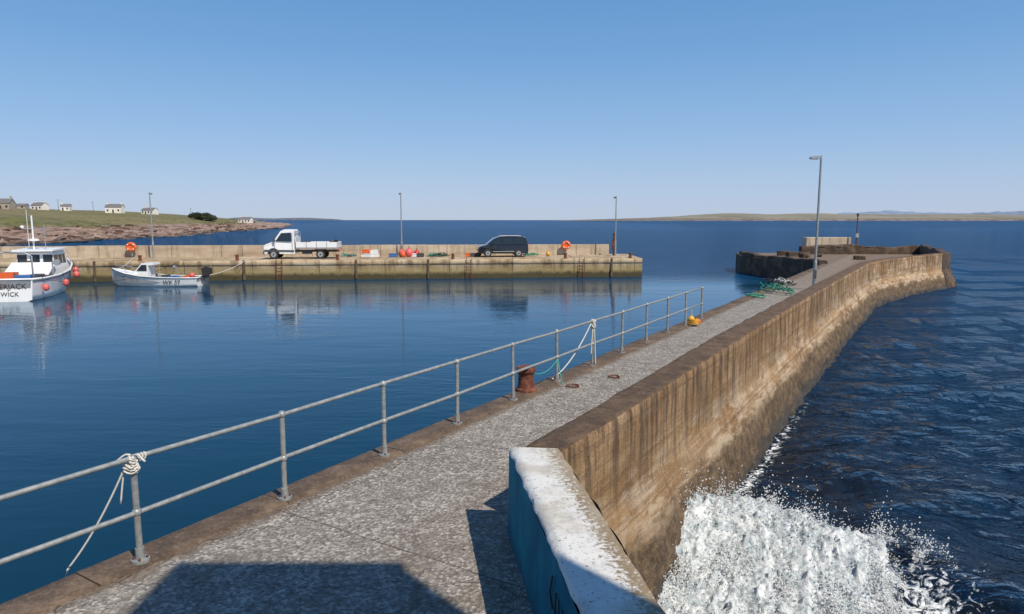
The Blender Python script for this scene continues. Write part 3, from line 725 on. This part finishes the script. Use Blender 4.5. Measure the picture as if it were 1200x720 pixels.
def text(body,size,mat,parent,loc,rot,name='lettering'):
    c=bpy.data.curves.new(name,'FONT'); c.body=body; c.size=size; c.align_x='CENTER'; c.extrude=.004; c.materials.append(mat)
    o=bpy.data.objects.new(name,c); scene.collection.objects.link(o); o.parent=parent; o.location=loc; o.rotation_euler=rot
    bpy.context.view_layer.update()
    return o
def small_boat():
    mb=MB()
    st=[(-3.1,.66,1.0,.08,.85,-.15),(-2,.66,1.08,.05,.92,-.2),(-.5,.7,1.12,.03,.92,-.25),(1.0,.82,1.06,.06,.76,-.25),(2.1,1.0,.8,.15,.48,-.22),(2.9,1.2,.4,.35,.18,-.1),(3.35,1.32,.04,.7,.02,.3)]
    hull(mb,st,WGEL,.3,LGREY,.035,WGEL)
    for sg in(1,-1): mb.tube([(x,sg*(bs*.95+bc*.05+.02),zs*.92+zc*.08) for (x,zs,bs,zc,bc,zk) in st],.014,DGREY,6)
    mb.add([(1.3,-.95,.88),(1.3,.95,.88),(2.1,.72,1.01),(2.9,.34,1.2),(3.25,.0,1.29),(2.9,-.34,1.2),(2.1,-.72,1.01)],[tuple(range(7))],WGEL)
    mb.prism([(.5,.3),(1.6,.8),(1.45,1.15),(.95,1.72),(.1,1.76),(.1,1.6),(.5,1.55)],-.55,.55,WGEL)
    mb.add([(1.46,-.45,1.21),(1.46,.45,1.21),(1.05,.42,1.67),(1.05,-.42,1.67)],[(0,1,2,3)],GLASS)
    for sg in(-1,1): mb.add([(.58,sg*.585,1.16),(1.33,sg*.585,1.16),(.95,sg*.585,1.6),(.58,sg*.585,1.6)],[(0,1,2,3)],GLASS)
    mb.cyl((.15,.5,.3),(.15,.5,1.6),.02,LGREY); mb.cyl((.15,-.5,.3),(.15,-.5,1.6),.02,LGREY)
    mb.cyl((.3,0,1.7),(.3,0,2.6),.02,LGREY); mb.tube([(2.0,.6,1.0),(2.2,.6,1.4),(3.0,.2,1.55),(3.0,-.2,1.55),(2.2,-.6,1.4),(2.0,-.6,1.0)],.018,LGREY,6)
    mb.prism([(-3.25,.75),(-3.2,1.3),(-3.45,1.42),(-3.85,1.32),(-3.9,.95),(-3.6,.75)],-.2,.2,BLK)
    mb.prism([(-3.35,.75),(-3.7,.75),(-3.62,-.3),(-3.42,-.3)],-.07,.07,DGREY); mb.box((-3.2,0,.6),(.2,.3,.3),DGREY)
    mb.box((-1.2,.2,.55),(.6,.5,.4),BLUEP); mb.box((-2.1,-.3,.55),(.6,.5,.4),ORA); mb.sph((-2.6,.4,.8),.2,PINK); mb.box((-.4,-.3,.55),(.5,.5,.5),DGREY)
    mb.cyl((-1.7,.8,.6),(-1.7,.8,1.5),.03,LGREY); mb.cyl((-1.7,.8,1.5),(-1.7,1.15,1.5),.03,LGREY); mb.cyl((-1.74,1.15,1.45),(-1.6,1.15,1.45),.13,LGREY)
    o=mb.build('small_fishing_boat',loc=(-26.5,51.1,0),rz=math.pi+.06)
    text('WK 57',.42,BLK,o,(-1.35,1.1,.2),(R(80),0,math.pi))
small_boat()
def big_boat():
    mb=MB()
    st=[(-4.6,1.35,1.6,.1,1.5,-.4),(-3,1.3,1.75,.05,1.6,-.5),(-1,1.35,1.85,.05,1.6,-.6),(1.2,1.5,1.75,.1,1.4,-.6),(3.0,1.8,1.35,.3,.9,-.5),(4.3,2.1,.7,.7,.35,-.3),(5.0,2.3,.06,1.4,.03,.2)]
    hull(mb,st,WGEL,.8,LGREY,.06,WGEL)
    for sg in(1,-1): mb.tube([(x,sg*(bs*.92+bc*.08+.02),zs*.9+zc*.1) for (x,zs,bs,zc,bc,zk) in st],.025,DGREY,6)
    mb.prism([(.4,.8),(.5,2.75),(2.6,2.85),(3.0,1.9),(3.3,1.75),(3.3,.8)],-1.15,1.15,WGEL,lambda z:(z-.8)*.06)
    mb.prism([(.1,2.82),(.1,2.92),(2.75,3.0),(2.85,2.9)],-1.2,1.2,WGEL)
    for sg in(-1,1):
        for a,b in ((.65,1.3),(1.4,2.05),(2.15,2.7)):
            mb.add([(x,sg*(1.15-(z-.8)*.06+.012),z) for x,z in((a,1.95),(b,1.95),(min(b,2.6),2.55),(a,2.55))],[(0,1,2,3)],GLASS)
    for y in(-.75,0,.75): mb.add([(.47-.012+.0,y-.28,1.95),(.46,y+.28,1.95),(.48,y+.28,2.6),(.48,y-.28,2.6)],[(0,1,2,3)],GLASS)
    mb.box((.43,.55,1.5),(.05,.6,1.4),DGREY)
    mb.prism([(-1.2,1.35),(-1.2,1.42),(.3,2.1),(.3,2.0)],-1.3,1.3,WGEL)
    mb.cyl((1.3,.3,2.95),(1.3,.3,5.2),.05,WGEL); mb.cyl((1.0,-.5,2.95),(1.0,-.5,4.6),.025,LGREY); mb.cyl((1.9,.8,2.95),(1.9,.8,5.6),.015,WGEL)
    mb.cyl((1.3,-.3,4.3),(1.3,.9,4.3),.03,LGREY); mb.cyl((1.3,.3,3.5),(1.3,.3,3.62),.35,WGEL); mb.sph((1.3,.9,4.42),.12,WGEL)
    for sg in(-1,1): mb.tube([(-3.9,sg*1.4,.9),(-3.9,sg*1.4,2.7),(-3.9,sg*1.1,2.9),(-3.9,0,2.95)],.05,LGREY,8)
    mb.tube([(3.0,1.25,1.85),(3.1,1.2,2.5),(4.3,.6,2.8),(4.9,0,2.95),(4.3,-.6,2.8),(3.1,-1.2,2.5),(3.0,-1.25,1.85)],.025,LGREY,6)
    mb.box((-2.6,.4,1.3),(.8,.8,.7),ORA); mb.box((-3.2,-.7,1.2),(.7,.9,.6),BLUEP); mb.box((-1.7,-.8,1.2),(.9,.6,.5),DGREY)
    mb.cyl((-1.0,-1.5,1.3),(-1.0,-1.5,2.2),.05,LGREY); mb.cyl((-1.08,-1.75,2.15),(-.9,-1.75,2.15),.2,LGREY)
    for x,y,z in ((-3.6,-1.93,.75),(-.8,-2.12,.8),(1.8,-1.95,1.15),(3.6,-1.35,1.35)):
        mb.sph((x,y,z),.2,PINK,(1,1,1.15)); mb.cyl((x,y+.05,z+.2),(x,y+.15,z+.7),.012,BLK,n=6)
    mb.sph((-4.85,.3,1.0),.2,PINK,(1,1,1.15))
    hd=math.atan2(.93,-.25)
    o=mb.build('fishing_boat',loc=(-31.75,45.2,0),rz=hd)
    text('AMBERJACK',.42,BLK,o,(-4.63,-.12,.78),(R(86),0,-math.pi/2))
    text('WICK',.36,BLK,o,(-4.63,-.35,.34),(R(86),0,-math.pi/2))
big_boat()
mb=MB(); mb.tube(hang((-23.5,51.2,.7),(-21.5,FY(-21.5)+.3,DECK+.2),.3),.02,ROPEW,5); mb.tube(hang((-29.8,51.0,1.2),(-30.5,FY(-30)+.4,DECK+.3),.2),.02,ROPEW,5)
mb.tube(hang((-29.6,43.0,1.2),(-26.8,FY(-27)+.0,DECK),.8),.015,BLK,5); mb.build('mooring_lines')

# ------------------------------------------------------------ water sheet
def axis(lo,hi,step,far,g=1.09,neg=None):
    xs=[];x=lo
    while x<hi: xs.append(x); x+=step
    s=step; up=[]
    while x<far: up.append(x); s*=g; x+=s
    up.append(far)
    dn=[]; x=lo-step; s=step
    nf=neg if neg is not None else -far
    while x>nf: dn.append(x); s*=g; x-=s
    dn.append(nf)
    return list(reversed(dn))+xs+up
E=Vector((.907,-.421)); Fv=Vector((-.421,-.907)); WA=Vector((2.9,9.9))
def wcoord(x,y):
    d=Vector((x,y))-WA; return d.dot(E),d.dot(Fv)
def wq(t,q): return q+.25*math.sin(t*.9+.5)+.12*math.sin(t*2.7)
def wave_h(x,y):
    t,q=wcoord(x,y); q=wq(t,q)
    amp=(.48+.08*math.sin(t*1.9+1))*sstep(-3,.3,t)*(1-.6*sstep(2.4,7,t))
    pr=math.exp(-(q/1.6)**2) if q<0 else math.exp(-(q/.85)**2)
    tr=-.2*math.exp(-((q-3)/1.6)**2)*amp
    return amp*pr+tr
xs=axis(1.0,11.0,.09,30000,1.085); ysx=axis(6.2,15,.09,30000,1.085,neg=-60)
verts=[];foam=[];kelp=[]
for y in ysx:
    for x in xs:
        po=(x-.605*y)*math.cos(ANG)
        z=0
        out=sstep(-3.0,-1.5,po)
        if out>0 and abs(x)<150 and y<150:
            dd=math.hypot(x,y); fd=1-sstep(60,140,dd)
            z+=out*fd*(.20*fbm(x*.22,y*.33,1.3,3)+(.07*fbm(x*.9,y*1.1,2.1,3) if dd<60 else 0))
            if x<22 and y<26: z+=wave_h(x,y)*sstep(-3.4,-2.2,po)
        f=0;k=0
        if 0<x<40 and 4<y<60:
            wl=po+2.55-.3*sstep(10,35,y)*1.5
            f=max(f,(.56-abs(wl)*1.3)*(1-sstep(13,26,y)) if wl>-1 else 0)
            t,q=wcoord(x,y)
            f=max(f,.60*math.exp(-((q-1.4)/2.2)**2)*sstep(-1,0,t)*(1-sstep(2.9,4.2,t)))
            f=max(f,.34*math.exp(-((q+.9)/.9)**2)*(1-sstep(1,4,t)))
            k=(1-sstep(11,20,y))*(1-sstep(0,7,po+2.5))
            k=max(k,.7*(1-sstep(9,13,y)))
        verts.append((x,y,z)); foam.append(max(0,f)); kelp.append(k)
W=len(xs);H=len(ysx)
me=bpy.data.meshes.new('sea')
me.from_pydata(verts,[],[(j*W+i,j*W+i+1,(j+1)*W+i+1,(j+1)*W+i) for j in range(H-1) for i in range(W-1)])
me.materials.append(WATER); me.polygons.foreach_set('use_smooth',[True]*len(me.polygons))
for nm,dat in (('foam',foam),('kelp',kelp)):
    a=me.attributes.new(nm,'FLOAT','POINT'); a.data.foreach_set('value',dat)
o=bpy.data.objects.new('sea',me); scene.collection.objects.link(o)

# breaking wave: two lacy froth layers over the wave face
def fmask(t,q):
    qq=wq(t,q); rt=2.75-.30*max(0,qq-.4)+.35*math.sin(qq*2.1)+.25*noise.noise(Vector((qq*2,3,1)))
    return min(sstep(-.4,.3,qq), 1-sstep(rt-1.3,rt+.4,t), 1-sstep(2.6,4.4,qq)),qq
mb=MB(); dens=[]; NQ,NTt=190,190
for lay in range(2):
    rows=[]
    for j in range(NQ+1):
        q=-.5+4.9*j/NQ; r=[]
        for i in range(NTt+1):
            t=-1.3+4.9*i/NTt
            x=WA.x+E.x*t+Fv.x*q; y=WA.y+E.y*t+Fv.y*q
            m,qq=fmask(t,q)
            n1=fbm(x*1.3,y*1.3,5+lay,5); n2=fbm(t*3.6,qq*.9,2+lay*3,5)
            d=m*1.15-.10-.2*lay+n1*.42+n2*.38
            up=abs(n2)*.10+abs(fbm(t*7,qq*4,3+lay,4))*.10+fbm(x*14,y*14,lay,3)*.05
            up*=min(1,max(0,d*1.5))
            fall=(.08+.05*lay)*math.exp(-((qq-.3)/.7)**2)
            z=wave_h(x,y)+.02+.04*lay*min(1,max(0,d))+(up+fall)*min(1,max(0,m*1.6))
            r.append((x+noise.noise(Vector((x*7,y*7,lay+.5)))*.05,y+noise.noise(Vector((x*7,y*7,lay+9.5)))*.05,z)); dens.append(d)
        rows.append(r)
    mb.grid(rows,FOAM)
wv=mb.build('breaking_wave',fix=False)
a=wv.data.attributes.new('dens','FLOAT','POINT'); a.data.foreach_set('value',dens)
# froth and flying drops, one mesh of small droplets
random.seed(5)
V=[];F=[];cnt=0
OC=((1,0,0),(-1,0,0),(0,1,0),(0,-1,0),(0,0,1),(0,0,-1)); OF=((0,2,4),(2,1,4),(1,3,4),(3,0,4),(2,0,5),(1,2,5),(3,1,5),(0,3,5))
tries=0
while cnt<42000 and tries<300000:
    tries+=1
    t=random.uniform(-1.0,3.7); q=random.uniform(-.6,4.2); m,qq=fmask(t,q)
    if m<.02: 
        if random.random()>.012 or t<0: continue
    x=WA.x+E.x*t+Fv.x*q;y=WA.y+E.y*t+Fv.y*q
    n2=fbm(t*3.6,qq*.9,2,4)*.6+fbm(x*1.3,y*1.3,5,4)*.6+fbm(t*9,qq*3,8,3)*.3
    if random.random()>m*.6+n2*1.2+.08: continue
    crest=math.exp(-((qq-.1)/.5)**2)
    zz=wave_h(x,y)+.05+random.expovariate(1)*(.045+.08*crest)*(.4+.6*min(1,m*2))+max(0,n2)*.15
    r=random.choice((.005,.007,.009,.013))*random.uniform(.7,1.3)
    o0=len(V); V+=[(x+a_*r,y+b_*r,zz+c_*r) for a_,b_,c_ in OC]; F+=[(o0+i,o0+j,o0+k) for i,j,k in OF]; cnt+=1
me=bpy.data.meshes.new('sea_spray'); me.from_pydata(V,[],F); me.materials.append(SPRAY); me.polygons.foreach_set('use_smooth',[True]*len(F))
o=bpy.data.objects.new('sea_spray',me); scene.collection.objects.link(o)

# ------------------------------------------------------------ land on the left
def lerpt(tab,v):
    for (a,b),(c,d) in zip(tab[:-1],tab[1:]):
        if v<=c: return b+(d-b)*max(0,(v-a))/(c-a)
    return tab[-1][1]
SH=[(60,-84),(100,-90),(146,-97),(210,-105),(284,-116),(400,-139),(500,-162),(700,-222),(900,-300),(1200,-460)]
HT=[(-30,-3),(0,-.2),(12,1.6),(30,2.8),(45,5.2),(90,9),(160,13),(260,16),(500,18)]
def land_h(x,y):
    sx=lerpt(SH,y)+12*noise.noise(Vector((y*.02,1.7,0)))+5*noise.noise(Vector((y*.09,4.7,0)))
    d=(sx-x)*.9
    h=lerpt(HT,d)
    if y>700: h*=1-sstep(700,1150,y)*.8
    if y<180: h=min(h,2.4+(y-60)*.03) 
    if d>-5: h+=fbm(x*.01,y*.01,2,4)*1.2*sstep(20,120,d)+ (fbm(x*.12,y*.12,1,4)*1.1)*sstep(0,8,d)*(1-sstep(40,60,d)*.8)
    return h
mb=MB(); rows=[]
ys2=[60]; 
while ys2[-1]<1200: ys2.append(ys2[-1]+max(2.5,ys2[-1]*.014))
for y in ys2:
    sx=lerpt(SH,y); r=[]
    for i in range(120):
        u=i/119; d=-25+ (u**1.9)*(700)
        x=sx-d; r.append((x,y,land_h(x,y)))
    rows.append(r)
mb.grid(rows,LAND); mb.build('coastal_land')
mb=MB(); random.seed(21)
for i in range(700):
    y=random.uniform(110,420); d=random.uniform(-6,26); x=lerpt(SH,y)-d; z=land_h(x,y); r=random.uniform(.4,1.8)
    if z<-.8: continue
    vs=[(x+sx*r*random.uniform(.6,1.5),y+sy*r*random.uniform(.6,1.4),z+sz*r*random.uniform(.2,.55)) for sz in(-1,1) for sx,sy in((-1,-1),(1,-1),(1,1),(-1,1))]
    mb.add(vs,[(3,2,1,0),(4,5,6,7),(0,1,5,4),(1,2,6,5),(2,3,7,6),(3,0,4,7)],LAND)
mb.build('shore_rocks')

def house(name,px,Y,L,Wd,hw,hr,mat,rz,chim=2,wins=3):
    X=(px-600)/800*1.008*Y; z=land_h(X,Y)-.3
    mb=MB()
    mb.box((0,0,hw/2),(L,Wd,hw),mat)
    e=.25
    mb.add([(-L/2-e,-Wd/2-e,hw-.1),(L/2+e,-Wd/2-e,hw-.1),(L/2+e,0,hw+hr),(-L/2-e,0,hw+hr),(-L/2-e,Wd/2+e,hw-.1),(L/2+e,Wd/2+e,hw-.1)],[(0,1,2,3),(3,2,5,4)],SLATE)
    for s in(-1,1):
        mb.add([(s*L/2,-Wd/2,hw),(s*L/2,Wd/2,hw),(s*L/2,0,hw+hr-.1)],[(0,1,2)],mat)
    for k in range(chim):
        x=(-1 if k==0 else 1)*(L/2-.5); mb.box((x,0,hw+hr+.3),(.9,.7,1.3),mat); mb.cyl((x,0,hw+hr+.9),(x,0,hw+hr+1.3),.15,TAN,n=8)
    for k in range(wins+1):
        x=-L/2+L*(k+.5)/(wins+1)
        if k==wins//2: mb.box((x,-Wd/2-.02,1.15),(.9,.08,2.1),TAN)
        else: mb.box((x,-Wd/2-.02,1.7),(.9,.08,1.1),GLASS)
    mb.build(name,loc=(X,Y,z),rz=rz)
house('stone_house',15,340,8,6,3.4,2.2,STONEH,.2,2,2)
house('white_cottage',57,430,7,6,3.2,1.8,HARL,-.1,2,2)
house('white_cottage',87,440,5,5,3,1.6,HARL,.3,1,1)
house('white_cottage',143,420,9,6,3.6,2.0,HARL,.15,2,2)
house('white_cottage',183,450,8,6,3.0,1.6,HARL,-.1,1,3)
house('white_cottage',293,480,8,6,2.9,1.5,HARL,0,1,3)
house('farm_shed',302,485,6,5,2.2,1.2,STONEH,0,0,1)
house('farm_shed',35,420,7,5,2.4,1.3,STONEH,.2,0,1)
t=NT('leaf_mass'); p=t.obj(); a=t.noise(p,.8,4,.7); LEAF=t.bsdf(t.ramp(a,[(.3,(.02,.03,.013)),(.6,(.045,.06,.025)),(.8,(.08,.095,.04))]),.9)
mb=MB(); random.seed(9); Y=430; X0t=(243-600)/800*1.008*Y
for k in range(15):
    tx=X0t+random.uniform(-8,8); ty=Y+random.uniform(-3,3); tz=land_h(tx,ty)-.3; th=random.uniform(3.6,5.6)
    mb.cyl((tx,ty,tz),(tx,ty,tz+th*.6),.18,TAN,.08,n=6)
    for j in range(3): mb.cyl((tx,ty,tz+th*.45),(tx+random.uniform(-1,1),ty+random.uniform(-1,1),tz+th*.85),.08,TAN,.03,n=5)
    for j in range(260):
        v=Vector((random.gauss(0,1),random.gauss(0,1),random.gauss(0,.8))); v=v.normalized()*random.uniform(.5,1)
        c=Vector((tx+v.x*2.2,ty+v.y*1.8,tz+th*.58+v.z*th*.42)); a=Vector((random.gauss(0,1),random.gauss(0,1),random.gauss(0,1))).normalized(); b=a.orthogonal().normalized()*.38; c2=a.cross(b).normalized()*.3
        mb.add([c-b,c+c2,c+b,c-c2],[(0,1,2,3)],LEAF)
mb.build('tree_clump',fix=False)
for px,Y in ((78,400),(118,430),(230,470)):
    X=(px-600)/800*1.008*Y; z=land_h(X,Y); mb=MB(); mb.cyl((0,0,0),(0,0,6.5),.12,TAN,.09,n=8); mb.box((0,0,6.1),(1.4,.1,.1),TAN); mb.build('telegraph_pole',loc=(X,Y,z))

# ------------------------------------------------------------ distant islands
def isle(name,tab,Y,depth,mat,rough,nx=260,ny=24):
    mb=MB(); rows=[]; xa,xb=tab[0][0],tab[-1][0]
    for j in range(ny+1):
        v=j/ny; r=[]
        for i in range(nx+1):
            x=xa+(xb-xa)*i/nx; hh=lerpt(tab,x)
            y=Y+depth*v+ (fbm(x*.002,3,1,4)*depth*.12)*(1-v)
            pr=.0 if v==0 else (.28*sstep(0,.06,v)+.72*math.sin(min(1,v/.75)*math.pi/2)**1.2)
            r.append((x,y,-1+hh*pr*(1+rough*fbm(x*.0023,y*.002,9,5)*.5)))
        rows.append(r)
    mb.grid(rows,mat); mb.build(name)
ISL=m_isle('island_grass_cliff_hazed',(.23,.20,.185),(.25,.235,.185),13,.004)  # distance haze is mixed into the grass and cliff colours
isle('island',[(250,0),(420,5),(700,12),(1000,22),(1300,38),(1500,49),(1750,50),(2200,45),(2700,40),(3300,42),(4500,30),(5200,0)],3900,1300,ISL,.5)
HZ=m_isle('haze_tinted_hills',(.21,.27,.38),(.23,.29,.39),20,.0008)  # the haze is painted: bluish tint in the hill colours
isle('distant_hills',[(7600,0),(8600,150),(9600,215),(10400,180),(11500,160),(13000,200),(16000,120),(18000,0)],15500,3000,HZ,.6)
isle('headland',[(-3700,0),(-3640,34),(-3000,30),(-2600,26),(-2380,14),(-2250,0)],8500,900,m_isle('headland_rock_hazed',(.14,.17,.22),(.16,.18,.21),12,.003),.6,120)  # headland colours carry painted haze blue
